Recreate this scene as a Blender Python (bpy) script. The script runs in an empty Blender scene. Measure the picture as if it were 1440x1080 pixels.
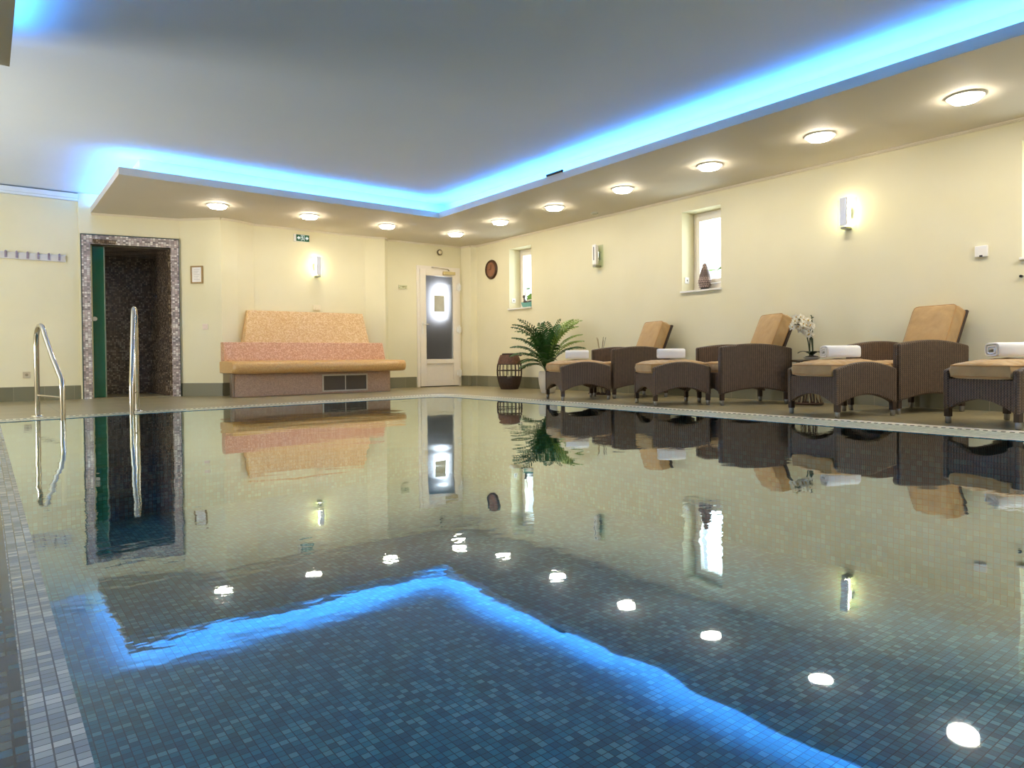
import bpy, math, random
from mathutils import Vector, Matrix
random.seed(7)
PI = math.pi
S = bpy.context.scene
COL = S.collection
HC, ZS, ZC, XW = 0.52, 2.52, 2.78, 7.06      # eye height, soffit, upper ceiling, right wall

# ------------------------------------------------------------------ mesh helpers
class MB:
    def __init__(s): s.v = []; s.f = []
    def add(s, vs, fs, M=None):
        n = len(s.v)
        for p in vs:
            p = Vector(p)
            s.v.append(M @ p if M else p)
        s.f += [tuple(i + n for i in f) for f in fs]; return s
    def box(s, x0, x1, y0, y1, z0, z1, M=None):
        return s.add([(x0,y0,z0),(x1,y0,z0),(x1,y1,z0),(x0,y1,z0),(x0,y0,z1),(x1,y0,z1),(x1,y1,z1),(x0,y1,z1)],
                     [(3,2,1,0),(4,5,6,7),(0,1,5,4),(1,2,6,5),(2,3,7,6),(3,0,4,7)], M)
    def prism(s, poly, a, b, axis='y', M=None):
        """poly: 2d outline; extruded from a to b along axis (y: (x,z), x: (y,z), z: (x,y))"""
        def P(p, t):
            return {'y': (p[0], t, p[1]), 'x': (t, p[0], p[1]), 'z': (p[0], p[1], t)}[axis]
        n = len(poly)
        vs = [P(p, a) for p in poly] + [P(p, b) for p in poly]
        fs = [tuple(range(n))[::-1], tuple(range(n, 2*n))] + [(i, (i+1) % n, n + (i+1) % n, n + i) for i in range(n)]
        return s.add(vs, fs, M)
    def strip(s, top, bot, a, b, axis='y', M=None):
        """solid between two equally long outlines (good for arched panels)"""
        def P(p, t):
            return {'y': (p[0], t, p[1]), 'x': (t, p[0], p[1]), 'z': (p[0], p[1], t)}[axis]
        n = len(top); vs = []
        for t in (a, b):
            vs += [P(p, t) for p in top] + [P(p, t) for p in bot]
        fs = []
        for i in range(n-1):
            fs += [(i, i+1, n+i+1, n+i), (2*n+i+1, 2*n+i, 3*n+i, 3*n+i+1),
                   (i+1, i, 2*n+i, 2*n+i+1), (n+i, n+i+1, 3*n+i+1, 3*n+i)]
        fs += [(0, n, 3*n, 2*n), (n-1, 2*n+n-1, 3*n+n-1, n+n-1)]
        return s.add(vs, fs, M)
    def tube(s, path, r, seg=12, M=None, closed=False):
        path = [Vector(p) for p in path]; n = len(path)
        rr = r if hasattr(r, '__len__') else [r]*n
        t0 = (path[1]-path[0]).normalized()
        up = Vector((0,0,1)) if abs(t0.z) < .9 else Vector((1,0,0))
        nrm = (up - t0*up.dot(t0)).normalized(); vs = []
        for i in range(n):
            if closed: t = (path[(i+1) % n]-path[i-1]).normalized()
            elif i == 0: t = t0
            elif i == n-1: t = (path[i]-path[i-1]).normalized()
            else: t = ((path[i+1]-path[i]).normalized()+(path[i]-path[i-1]).normalized()).normalized()
            nrm = (nrm - t*nrm.dot(t)).normalized(); bi = t.cross(nrm)
            for k in range(seg):
                a = 2*PI*k/seg
                vs.append(path[i] + (nrm*math.cos(a)+bi*math.sin(a))*rr[i])
        fs = []
        for i in range(n if closed else n-1):
            j = (i+1) % n
            for k in range(seg):
                fs.append((i*seg+k, i*seg+(k+1) % seg, j*seg+(k+1) % seg, j*seg+k))
        if not closed: fs += [tuple(range(seg))[::-1], tuple((n-1)*seg+k for k in range(seg))]
        return s.add(vs, fs, M)
    def lathe(s, prof, seg=24, M=None, cap=True):
        vs = []; n = len(prof)
        for (r, z) in prof:
            for k in range(seg):
                a = 2*PI*k/seg; vs.append((r*math.cos(a), r*math.sin(a), z))
        fs = [(i*seg+k, i*seg+(k+1) % seg, (i+1)*seg+(k+1) % seg, (i+1)*seg+k) for i in range(n-1) for k in range(seg)]
        if cap: fs += [tuple(range(seg))[::-1], tuple((n-1)*seg+k for k in range(seg))]
        return s.add(vs, fs, M)
    def ball(s, c, r, seg=12, rings=8, M=None):
        rx, ry, rz = r if hasattr(r, '__len__') else (r, r, r)
        vs = [(c[0], c[1], c[2]-rz)]
        for i in range(1, rings):
            t = -PI/2 + PI*i/rings
            for k in range(seg):
                a = 2*PI*k/seg
                vs.append((c[0]+rx*math.cos(t)*math.cos(a), c[1]+ry*math.cos(t)*math.sin(a), c[2]+rz*math.sin(t)))
        vs.append((c[0], c[1], c[2]+rz)); fs = []; L = len(vs)-1
        for k in range(seg):
            fs.append((0, 1+(k+1) % seg, 1+k)); b = 1+(rings-2)*seg
            fs.append((L, b+k, b+(k+1) % seg))
        for i in range(rings-2):
            for k in range(seg):
                fs.append((1+i*seg+k, 1+i*seg+(k+1) % seg, 1+(i+1)*seg+(k+1) % seg, 1+(i+1)*seg+k))
        return s.add(vs, fs, M)
    def build(s, name, mat, parent=None, smooth=False, bevel=0, subsurf=0):
        me = bpy.data.meshes.new(name); me.from_pydata([tuple(p) for p in s.v], [], s.f); me.update()
        me.materials.append(mat)
        if smooth:
            for p in me.polygons: p.use_smooth = True
        o = bpy.data.objects.new(name, me); COL.objects.link(o)
        if parent: o.parent = parent
        if bevel:
            m = o.modifiers.new('Bevel', 'BEVEL'); m.width = bevel; m.segments = 2; m.limit_method = 'ANGLE'
        if subsurf:
            m = o.modifiers.new('Sub', 'SUBSURF'); m.levels = m.render_levels = subsurf
        if smooth and bevel == 0 and subsurf == 0:
            try: me.set_sharp_from_angle(angle=math.radians(50))
            except Exception: pass
        return o

def thing(name, label, cat, loc=(0,0,0), rot=0, group=None):
    o = bpy.data.objects.new(name, None); COL.objects.link(o); o.empty_display_size = .1
    o.location = loc; o.rotation_euler = (0,0,math.radians(rot)); tag(o, label, cat, group); return o
def tag(o, label, cat, group=None):
    o['label'] = label; o['category'] = cat
    if group: o['group'] = group
    return o
def struct(o): o['kind'] = 'structure'; return o
def copy_tree(o, parent=None):
    c = o.copy(); COL.objects.link(c)
    if parent: c.parent = parent
    for ch in [x for x in bpy.data.objects if x.parent == o]: copy_tree(ch, c)
    return c

# ------------------------------------------------------------------ material helpers
def srgb(r, g, b):
    f = lambda c: (c/255/12.92) if c/255 <= .04045 else ((c/255+.055)/1.055)**2.4
    return (f(r), f(g), f(b), 1)
class NT:
    def __init__(s, name):
        s.m = bpy.data.materials.new(name); s.m.use_nodes = True; s.t = s.m.node_tree
        s.t.nodes.clear(); s.out = s.n('ShaderNodeOutputMaterial')
    def n(s, kind, **kw):
        nd = s.t.nodes.new(kind)
        for k, v in kw.items(): setattr(nd, k, v)
        return nd
    def l(s, a, b): s.t.links.new(a, b)
    def math(s, op, a, b=None, c=None):
        nd = s.n('ShaderNodeMath', operation=op)
        for i, x in enumerate((a, b, c)):
            if x is None: continue
            if isinstance(x, (int, float)): nd.inputs[i].default_value = x
            else: s.l(x, nd.inputs[i])
        return nd.outputs[0]
    def mix(s, f, a, b):
        nd = s.n('ShaderNodeMix', data_type='RGBA')
        for sock, x in ((nd.inputs[0], f), (nd.inputs[6], a), (nd.inputs[7], b)):
            if isinstance(x, (int, float, tuple)): sock.default_value = x
            else: s.l(x, sock)
        return nd.outputs[2]
    def bsdf(s, color, rough=.5, metal=0, spec=.5, **kw):
        b = s.n('ShaderNodeBsdfPrincipled')
        for k, x in (('Base Color', color), ('Roughness', rough), ('Metallic', metal), ('Specular IOR Level', spec)):
            if isinstance(x, (int, float, tuple)): b.inputs[k].default_value = x
            else: s.l(x, b.inputs[k])
        for k, x in kw.items():
            k = k.replace('_', ' ')
            if isinstance(x, (int, float, tuple)): b.inputs[k].default_value = x
            else: s.l(x, b.inputs[k])
        s.l(b.outputs[0], s.out.inputs[0]); s.b = b; return b
    def bump(s, h, strength=.3, dist=.01):
        nd = s.n('ShaderNodeBump'); nd.inputs['Strength'].default_value = strength; nd.inputs['Distance'].default_value = dist
        s.l(h, nd.inputs['Height']); s.l(nd.outputs[0], s.b.inputs['Normal']); return nd
    def noise(s, vec, scale, detail=3, rough=.5):
        nd = s.n('ShaderNodeTexNoise'); nd.inputs['Scale'].default_value = scale
        nd.inputs['Detail'].default_value = detail; nd.inputs['Roughness'].default_value = rough
        if vec is not None: s.l(vec, nd.inputs['Vector'])
        return nd.outputs['Fac']
    def pos(s): return s.n('ShaderNodeNewGeometry').outputs['Position']
    def obj(s): return s.n('ShaderNodeTexCoord').outputs['Object']
    def ramp(s, f, stops, const=False):
        nd = s.n('ShaderNodeValToRGB')
        if const: nd.color_ramp.interpolation = 'CONSTANT'
        e = nd.color_ramp.elements
        while len(e) < len(stops): e.new(.5)
        for k, (p, c) in enumerate(stops): e[k].position = p; e[k].color = c
        s.l(f, nd.inputs[0]); return nd.outputs[0]

def plain(name, col, rough=.5, metal=0, var=.06, nscale=8, spec=.5, bump=0, bscale=60):
    t = NT(name); v = t.noise(t.obj(), nscale, 4)
    d = tuple(c*(1-var) for c in col[:3])+(1,); u = tuple(min(1, c*(1+var)) for c in col[:3])+(1,)
    t.bsdf(t.ramp(v, [(.3, d), (.7, u)]), rough, metal, spec)
    if bump: t.bump(t.noise(t.obj(), bscale, 3), bump, .004)
    return t.m
def emit(name, col, strength):
    t = NT(name); e = t.n('ShaderNodeEmission'); e.inputs[0].default_value = col; e.inputs[1].default_value = strength
    t.l(e.outputs[0], t.out.inputs[0]); return t.m
def mosaic(name, axes, size, cols, grout, rough=.25, joint=.06, sv=None, vary=0.0):
    t = NT(name); sp = t.n('ShaderNodeSeparateXYZ'); t.l(t.pos(), sp.inputs[0])
    a, b = sp.outputs[max(0,'XYZ'.find(axes[0]))], sp.outputs['XYZ'.index(axes[1])]
    if 'D' in axes:      # faces that run both ways: use x+y along the wall
        a = t.math('ADD', sp.outputs[0], sp.outputs[1])
    u = t.math('DIVIDE', a, size); v = t.math('DIVIDE', b, sv or size)
    fu, fv = t.math('FLOOR', u), t.math('FLOOR', v)
    cb = t.n('ShaderNodeCombineXYZ'); t.l(fu, cb.inputs[0]); t.l(fv, cb.inputs[1])
    wn = t.n('ShaderNodeTexWhiteNoise', noise_dimensions='2D'); t.l(cb.outputs[0], wn.inputs['Vector'])
    n = len(cols); tile = t.ramp(wn.outputs['Value'], [(i/n, c) for i, c in enumerate(cols)], True)
    if vary:
        big = t.noise(cb.outputs[0], .05, 2)
        tile = t.mix(t.math('MULTIPLY', big, vary), tile, cols[0])
    du = t.math('PINGPONG', t.math('SUBTRACT', u, fu), .5); dv = t.math('PINGPONG', t.math('SUBTRACT', v, fv), .5)
    g = t.math('GREATER_THAN', t.math('MINIMUM', du, dv), joint)
    t.bsdf(t.mix(g, grout, tile), rough, 0, .5)
    t.bump(g, .35, .002)
    return t.m

# ------------------------------------------------------------------ materials
def wall_mat():
    t = NT('cream wall paint'); v = t.noise(t.pos(), 1.3, 3)
    t.bsdf(t.ramp(v, [(.3, srgb(228,221,186)), (.7, srgb(234,227,194))]), .75, 0, .3)
    t.bump(t.noise(t.pos(), 180, 2), .08, .003); return t.m
WALL = wall_mat()
CEIL = plain('ceiling paint white', srgb(222,232,240), .8, var=.015, nscale=1, spec=.2)
SOFF = plain('soffit paint warm white', srgb(212,204,186), .7, var=.015, nscale=1, spec=.25)
CROWN = plain('crown moulding paint', srgb(226,216,194), .6, var=.02)
WHITE = plain('white plastic', srgb(240,238,232), .35, var=.02)
PVC = plain('white pvc frame', srgb(238,230,216), .3, var=.015)
def deck_mat():
    t = NT('olive stone deck tiles'); P = t.pos()
    br = t.n('ShaderNodeTexBrick'); br.offset = 0; mp = t.n('ShaderNodeMapping'); t.l(P, mp.inputs[0]); t.l(mp.outputs[0], br.inputs['Vector'])
    for k, v in (('Scale', 1.0), ('Mortar Size', .003), ('Brick Width', .6), ('Row Height', .3), ('Mortar Smooth', .2)): br.inputs[k].default_value = v
    br.inputs['Color1'].default_value = srgb(166,154,120); br.inputs['Color2'].default_value = srgb(152,140,106); br.inputs['Mortar'].default_value = srgb(112,106,84)
    n = t.noise(P, 5, 5, .6)
    c = t.mix(t.math('MULTIPLY', n, .35), br.outputs[0], srgb(118,108,78))
    t.bsdf(c, .32, 0, .5); t.bump(n, .05, .004); return t.m
DECK = deck_mat()
def base_mat():
    t = NT('grey olive skirting tiles'); P = t.pos(); sp = t.n('ShaderNodeSeparateXYZ'); t.l(P, sp.inputs[0])
    u = t.math('DIVIDE', t.math('ADD', sp.outputs[0], sp.outputs[1]), .33); f = t.math('FLOOR', u)
    wn = t.n('ShaderNodeTexWhiteNoise', noise_dimensions='1D'); t.l(f, wn.inputs['W'])
    c = t.ramp(wn.outputs[0], [(0, srgb(112,110,86)), (1, srgb(134,131,106))])
    g = t.math('GREATER_THAN', t.math('PINGPONG', t.math('SUBTRACT', u, f), .5), .008)
    t.bsdf(t.mix(g, srgb(150,144,120), c), .4); return t.m
BASE = base_mat()
POOLC = [srgb(34,112,142), srgb(44,142,174), srgb(58,162,190), srgb(38,124,156), srgb(90,186,206), srgb(48,150,180), srgb(124,204,216)]
def pool_mosaic(n, ax): return mosaic(n, ax, .036, POOLC, srgb(16,56,84), .3, .055, vary=.5)
POOLF = pool_mosaic('blue glass mosaic floor', 'XY'); POOLX = pool_mosaic('blue glass mosaic side', 'YZ'); POOLY = pool_mosaic('blue glass mosaic end', 'XZ')
RIM = mosaic('white grey rim mosaic', 'XY', .022, [srgb(160,174,178), srgb(136,150,158), srgb(184,194,194), srgb(130,144,152), srgb(152,166,170)], srgb(84,90,96), .2, .05, sv=.018)
RIMW = mosaic('pale coping tiles', 'XY', .05, [srgb(232,226,206), srgb(222,216,196), srgb(238,232,214)], srgb(196,190,170), .35, .04)
RIMG = mosaic('pale green coping mosaic', 'XY', .025, [srgb(176,186,166), srgb(190,196,174), srgb(160,172,156), srgb(200,204,186)], srgb(146,150,132), .3, .06)
GUTT = mosaic('dark wet gutter mosaic', 'XY', .024, [srgb(44,66,84), srgb(58,82,98), srgb(36,54,72), srgb(84,98,98), srgb(50,92,110)], srgb(30,36,40), .15, .06)
DARKSLOT = plain('gutter slot dark', srgb(58,58,50), .7)
def stone(name, c1, c2, c3, scale=160, rough=.4):
    t = NT(name); P = t.obj(); vo = t.n('ShaderNodeTexVoronoi'); vo.inputs['Scale'].default_value = scale; t.l(P, vo.inputs['Vector'])
    sp = t.n('ShaderNodeSeparateColor'); t.l(vo.outputs['Color'], sp.inputs[0])
    t.bsdf(t.ramp(sp.outputs[0], [(0, c1), (.35, c2), (.75, c3)], True), rough); t.bump(vo.outputs['Distance'], .25, .002); return t.m
TERRA = stone('orange speckled mosaic', srgb(200,158,106), srgb(212,176,124), srgb(222,192,146), 75)
ROSE = stone('pinkish speckled mosaic', srgb(198,146,112), srgb(210,160,126), srgb(224,182,150), 75)
SEAT = stone('honey speckled mosaic', srgb(200,156,96), srgb(210,170,108), srgb(196,150,96), 110, .3)
BBASE = stone('mauve brown mosaic', srgb(178,148,126), srgb(190,160,136), srgb(168,140,120), 110)
CHROME = plain('brushed stainless steel', srgb(206,200,192), .13, 1, var=.03)
DCHROME = plain('chrome', srgb(220,222,226), .12, 1, var=.02)
DARKMOS = mosaic('dark brown mosaic', 'DZ', .025, [srgb(96,80,66), srgb(120,102,86), srgb(76,64,54), srgb(150,134,116), srgb(104,86,72)], srgb(60,50,44), .25, .06)
FRMOS = mosaic('grey white door surround mosaic', 'DZ', .025, [srgb(206,200,194), srgb(172,160,156), srgb(150,136,134), srgb(230,224,218), srgb(188,170,166), srgb(128,118,116)], srgb(140,130,126), .3, .07)
def wicker(name, a, b):
    t = NT(name); sp = t.n('ShaderNodeSeparateXYZ'); t.l(t.obj(), sp.inputs[0])
    s = t.math('ADD', sp.outputs[0], sp.outputs[1]); k = 2*PI/.022
    cs = t.math('SINE', t.math('MULTIPLY', s, k)); row = t.math('FLOOR', t.math('DIVIDE', sp.outputs[2], .009))
    par = t.math('MULTIPLY', t.math('MODULO', row, 2), PI)
    weave = t.math('SINE', t.math('ADD', t.math('MULTIPLY', s, k), par))
    fz = t.math('PINGPONG', t.math('DIVIDE', sp.outputs[2], .009), .5)
    h = t.math('ADD', t.math('MULTIPLY', weave, .35), t.math('MULTIPLY', cs, .45))
    h = t.math('ADD', h, fz)
    n = t.noise(t.obj(), 35, 3)
    hh = t.math('MULTIPLY', t.math('ADD', h, n), .5)
    t.bsdf(t.ramp(hh, [(.05, b), (.45, tuple((x+y)/2 for x, y in zip(a, b))), (.9, a)]), .45, 0, .4); t.bump(h, .6, .004); return t.m
WICK = wicker('brown woven rattan', srgb(122,99,80), srgb(40,31,26))
WICKD = plain('dark brown frame', srgb(58,42,34), .45)
def fabric(name, col, wr=.5):
    t = NT(name); P = t.obj(); n = t.noise(P, 9, 5, .55); w = t.n('ShaderNodeTexWave'); w.inputs['Scale'].default_value = 4; w.inputs['Distortion'].default_value = 9; w.inputs['Detail'].default_value = 2; t.l(P, w.inputs['Vector'])
    d = tuple(c*.86 for c in col[:3])+(1,)
    t.bsdf(t.ramp(n, [(.3, d), (.65, col)]), .85, 0, .2, Sheen_Weight=.2)
    t.bump(t.math('ADD', t.math('MULTIPLY', w.outputs['Fac'], .6), n), wr, .012); return t.m
CUSH = fabric('tan cushion fabric', srgb(190,157,110)); PIPE = plain('tan piping', srgb(178,138,88), .8)
def towel_mat():
    t = NT('white terry cloth'); P = t.obj(); n = t.noise(P, 260, 2); t.bsdf(srgb(244,242,238), .95, 0, .1, Sheen_Weight=.3)
    t.bump(n, .5, .003); return t.m
TOWEL = towel_mat()
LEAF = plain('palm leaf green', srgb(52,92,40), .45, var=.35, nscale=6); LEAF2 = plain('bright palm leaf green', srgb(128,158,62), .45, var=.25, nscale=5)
STEM = plain('green stem', srgb(84,104,48), .5, var=.2); SOIL = plain('dark soil', srgb(48,36,28), .95, var=.3)
POT = plain('white glazed pot', srgb(228,220,208), .35, var=.03)
PETAL = plain('white orchid petal', srgb(240,234,214), .6, var=.05); LIP = plain('yellow orchid lip', srgb(206,170,70), .6)
BARK = plain('dark rattan sticks', srgb(74,50,36), .6, var=.3, nscale=30, bump=.4)
TWIG = plain('pale twigs', srgb(176,158,118), .7, var=.2, nscale=30)
BLACK = plain('black plastic', srgb(24,24,26), .35); SLOT = plain('dark slot', srgb(60,62,66), .5)
def glass_mat(name, col, rough=0.0):
    t = NT(name); fr_ = t.n('ShaderNodeFresnel'); fr_.inputs[0].default_value = 1.5
    ge = t.n('ShaderNodeNewGeometry'); fo = t.math('MULTIPLY', fr_.outputs[0], t.math('SUBTRACT', 1, ge.outputs['Backfacing']))
    tr = t.n('ShaderNodeBsdfTransparent'); tr.inputs[0].default_value = col; gl = t.n('ShaderNodeBsdfGlossy'); gl.inputs['Roughness'].default_value = rough
    mx = t.n('ShaderNodeMixShader'); t.l(fo, mx.inputs[0]); t.l(tr.outputs[0], mx.inputs[1]); t.l(gl.outputs[0], mx.inputs[2]); t.l(mx.outputs[0], t.out.inputs[0]); return t.m
GLASS = glass_mat('clear window glass', (.95,.98,.98,1)); GREENG = plain('dark green glass', srgb(6,84,56), .04, var=.02, spec=.8)
PLATEG = glass_mat('pale green frosted plate', (.90,.94,.88,1), .2)
def frost():
    t = NT('frosted glass'); t.bsdf((.86,.88,.9,1), .42, 0, .5, Transmission_Weight=1.0, IOR=1.25); return t.m
FROST = frost()
def water():
    t = NT('pool water'); P = t.pos(); mp = t.n('ShaderNodeMapping'); mp.inputs['Rotation'].default_value = (0,0,.65); mp.inputs['Scale'].default_value = (1.0, 1.5, 1)
    t.l(P, mp.inputs[0]); a = t.noise(mp.outputs[0], 1.6, 2, .4); b = t.noise(mp.outputs[0], 14, 2, .5)
    patch = t.ramp(t.noise(P, .55, 1), [(.42, (0,0,0,1)), (.68, (1,1,1,1))])
    h = t.math('ADD', t.math('MULTIPLY', a, 1.0), t.math('MULTIPLY', t.math('MULTIPLY', b, patch), .2))
    bp = t.n('ShaderNodeBump'); bp.inputs['Strength'].default_value = .5; bp.inputs['Distance'].default_value = .006; t.l(h, bp.inputs['Height'])
    fr = t.n('ShaderNodeFresnel'); fr.inputs[0].default_value = 1.36; t.l(bp.outputs[0], fr.inputs['Normal'])
    tr = t.n('ShaderNodeBsdfTransparent'); tr.inputs[0].default_value = (.97,1,1,1)
    gl = t.n('ShaderNodeBsdfGlossy'); gl.inputs[0].default_value = (.86,.97,1,1); gl.inputs['Roughness'].default_value = .02; t.l(bp.outputs[0], gl.inputs['Normal'])
    mx = t.n('ShaderNodeMixShader'); t.l(t.math('MINIMUM', t.math('MULTIPLY', fr.outputs[0], 1.85), .93), mx.inputs[0]); t.l(tr.outputs[0], mx.inputs[1]); t.l(gl.outputs[0], mx.inputs[2]); t.l(mx.outputs[0], t.out.inputs[0]); return t.m
WATER = water()
LED = emit('blue led strip', (.06,.33,1,1), 85)
LAMPE = emit('warm lamp diffuser', (1,.90,.74,1), 75)
SCONE = emit('wall lamp tube', (1,.86,.6,1), 32)

# ------------------------------------------------------------------ pool, deck, coping
outer = [(0.04,-2.4), (5.56,-2.4), (5.25,8.12), (5.0,8.33), (1.55,7.83), (0.04,7.62)]
inner = [(0.105,-2.2), (4.86,-2.2), (4.84,7.55), (4.66,7.72), (1.48,7.49), (0.105,7.27)]
outer[1] = (5.50,-2.4); inner[1] = (4.80,-2.2)
room = [(-3.6,-3.2), (XW,-3.2), (XW,11.2), (5.6,11.2), (2.0,11.2), (-3.6,11.2)]
n6 = 6
def ring(name, a, b, z0, z1, mat, da=0):
    m = MB(); vs = [(p[0],p[1],z0) for p in a]+[(p[0],p[1],z1) for p in b]
    m.add(vs, [(i, (i+1) % n6, n6+(i+1) % n6, n6+i) for i in range(n6)])
    return m.build(name, mat)
def mixp(f): return [(a[0]*(1-f)+b[0]*f, a[1]*(1-f)+b[1]*f) for a, b in zip(outer, inner)]
fl = MB(); vs = [(p[0],p[1],0) for p in room]+[(p[0],p[1],0) for p in outer]
fl.add(vs+[(x,y,-.12) for x, y, z in vs], [(i, (i+1) % 6, 6+(i+1) % 6, 6+i) for i in range(6)] + [(12+i, 18+i, 18+(i+1) % 6, 12+(i+1) % 6) for i in range(6)])
struct(fl.build('floor', DECK))
# coping: outer pale tiles, dark dotted gutter slot, inner green-white mosaic, thin lip
rings = [(0,.2,RIMW), (.2,.27,RIMW), (.27,.94,RIMG), (.94,1,RIMW)]
left = {0: RIM, 1: RIM, 2: RIM, 3: RIM}
k = 1
for i, (f0, f1, mt) in enumerate(rings):
    a, b = mixp(f0), mixp(f1)
    m = MB(); m.add([(p[0],p[1],0.0) for p in a]+[(p[0],p[1],0.0) for p in b], [(j, j+1, n6+j+1, n6+j) for j in range(5)])
    o = m.build('trim_%d' % k, mt); struct(o); k += 1
a, b = outer, inner
m = MB(); m.add([(a[5][0],a[5][1],0),(a[0][0],a[0][1],0),(b[0][0],b[0][1],0),(b[5][0],b[5][1],0)], [(0,1,2,3)])
struct(m.build('trim_5', RIM))
struct(MB().box(-.28, .04, -2.4, 7.6, -.02, .003).build('trim_10', GUTT))
# gutter grating: small dark holes set in the second ring
gr = MB(); a, b = mixp(.205), mixp(.265)
for j in (1, 3, 4):
    p0, p1, q0, q1 = Vector((*a[j],0)), Vector((*a[j+1],0)), Vector((*b[j],0)), Vector((*b[j+1],0))
    L = (p1-p0).length; cnt = int(L/.05)
    for i in range(cnt):
        f0, f1 = (i+.1)/cnt, (i+.62)/cnt
        P = [p0.lerp(p1,f0), p0.lerp(p1,f1), q0.lerp(q1,f1), q0.lerp(q1,f0)]
        gr.add([(v.x,v.y,.0015) for v in P]+[(v.x,v.y,-.006) for v in P], [(0,1,2,3),(4,7,6,5),(0,4,5,1),(1,5,6,2),(2,6,7,3),(3,7,4,0)])
struct(gr.build('trim_6', DARKSLOT))
# basin
ZB = -1.0
def wallq(name, i, mat):
    p, q = inner[i], inner[(i+1) % 6]
    return (p, q)
bas = MB(); bas.add([(p[0],p[1],ZB) for p in inner], [tuple(range(6))]); o = bas.build('floor_pool', POOLF); struct(o)
for nm, idx, mt in (('wall_pool_right', [1], POOLX), ('wall_pool_left', [5], POOLX), ('wall_pool_back', [2,3,4], POOLY), ('wall_pool_near', [0], POOLY)):
    m = MB()
    for i in idx:
        p, q = inner[i], inner[(i+1) % 6]
        m.add([(p[0],p[1],ZB),(q[0],q[1],ZB),(q[0],q[1],0),(p[0],p[1],0)], [(0,1,2,3)])
    struct(m.build(nm, mt))
# gutter ledge left of the pale rim
w = MB(); w.add([(p[0],p[1],-.004) for p in inner], [tuple(range(6))]); o = w.build('pool_water', WATER)
tag(o, 'calm blue pool water mirroring the lamps and walls', 'water'); o['kind'] = 'stuff'

# ------------------------------------------------------------------ walls
def seg_wall(m, p, q, z0, z1, t=.12):
    """wall slab whose front face runs p->q (room on the right-hand side seen from above is -normal)"""
    p, q = Vector(p), Vector(q); d = (q-p).normalized(); nrm = Vector((-d.y, d.x))*t
    P = [p, q, q+nrm, p+nrm]
    m.add([(v.x,v.y,z0) for v in P]+[(v.x,v.y,z1) for v in P], [(3,2,1,0),(4,5,6,7),(0,1,5,4),(1,2,6,5),(2,3,7,6),(3,0,4,7)])
back = [(-3.6,10.95),(1.05,10.92),(1.05,10.87),(2.24,10.60),(2.69,10.17),(2.93,10.23),(3.2,10.36),(5.0,10.38),(5.32,10.30),(5.44,10.44),(6.90,10.40),(6.96,10.17),(XW,10.13)]
DW0, DW1 = Vector((1.18,10.838)), Vector((2.13,10.622))    # doorway opening in the slanted piece
m = MB()
for i in range(len(back)-1):
    p, q = back[i], back[i+1]
    if i == 2:
        seg_wall(m, p, DW0, 0, ZC); seg_wall(m, DW1, q, 0, ZC); seg_wall(m, DW0, DW1, 2.10, ZC)
    elif i == 9:
        seg_wall(m, p, (5.99,10.427), 0, ZC); seg_wall(m, (6.87,10.402), q, 0, ZC); seg_wall(m, (5.99,10.427), (6.87,10.402), 2.13, ZC)
    else: seg_wall(m, p, q, 0, ZC)
struct(m.build('wall_back', WALL))
# skirting along the back wall
m = MB()
def off(p, q, d): 
    v = (Vector(q)-Vector(p)).normalized(); return Vector((v.y,-v.x))*d
for i in range(len(back)-1):
    segs = [(back[i], back[i+1])]
    if i in (1, 2): segs = []
    if i == 9: segs = [(back[i], (5.97,10.427)), ((6.89,10.40), back[i+1])]
    for p, q in segs:
        o_ = off(p, q, .012); seg_wall(m, Vector(p)+o_, Vector(q)+o_, 0, .185, .02)
struct(m.build('baseboard_back', BASE))
m = MB(); m.box(XW-.012, XW+.01, -3.2, 10.13, 0, .185); struct(m.build('baseboard_right', BASE))
# crown moulding under the soffit and along the right wall
m = MB()
for i in range(2, len(back)-1):
    p, q = back[i], back[i+1]
    if i == 2: p = (1.2,10.836)
    for d, z0, z1 in ((.03, ZS-.014, ZS+.005), (.015, ZS-.024, ZS-.014)):
        o_ = off(p, q, d); seg_wall(m, Vector(p)+o_, Vector(q)+o_, z0, z1, d+.01)
struct(m.build('trim_7', CROWN))
m = MB(); m.box(XW-.03, XW+.01, -3.2, 10.13, ZS-.014, ZS+.005); m.box(XW-.015, XW+.01, -3.2, 10.13, ZS-.024, ZS-.014); struct(m.build('trim_8', CROWN))
m = MB(); m.box(-3.6,1.05,10.86,10.96,2.67,2.70); m.box(-3.6,1.05,10.84,10.96,2.70,2.76); struct(m.build('trim_11', CEIL))
# right wall with the window niches
WINS = [(8.58,9.17), (4.98,5.56), (1.38,1.96), (-2.22,-1.64)]; WZ0, WZ1 = 1.33, 2.335; NX = .31
m = MB(); ys = [-3.2]
for a_, b_ in sorted(WINS): ys += [a_, b_]
ys.append(10.25)
for i in range(0, len(ys), 2): m.box(XW, XW+NX, ys[i], ys[i+1], 0, ZC)
for a_, b_ in WINS: m.box(XW, XW+NX, a_, b_, 0, WZ0-.02); m.box(XW, XW+NX, a_, b_, WZ1, ZC)
struct(m.build('wall_right', WALL))
struct(MB().box(-3.8, XW+.3, -3.35, -3.2, -.1, ZC+.1).build('wall_near', WALL))
struct(MB().box(-.75, -.6, -3.2, 6.2, 0, ZC).build('wall_left', WALL))
struct(MB().box(-3.75, -3.6, 6.05, 11.1, 0, ZC).box(-3.6, -.75, 6.05, 6.2, 0, ZC).build('wall_alcove', WALL))
struct(MB().box(-3.8, XW+.35, -3.35, 11.3, ZC, ZC+.12).build('ceiling', CEIL))
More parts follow.
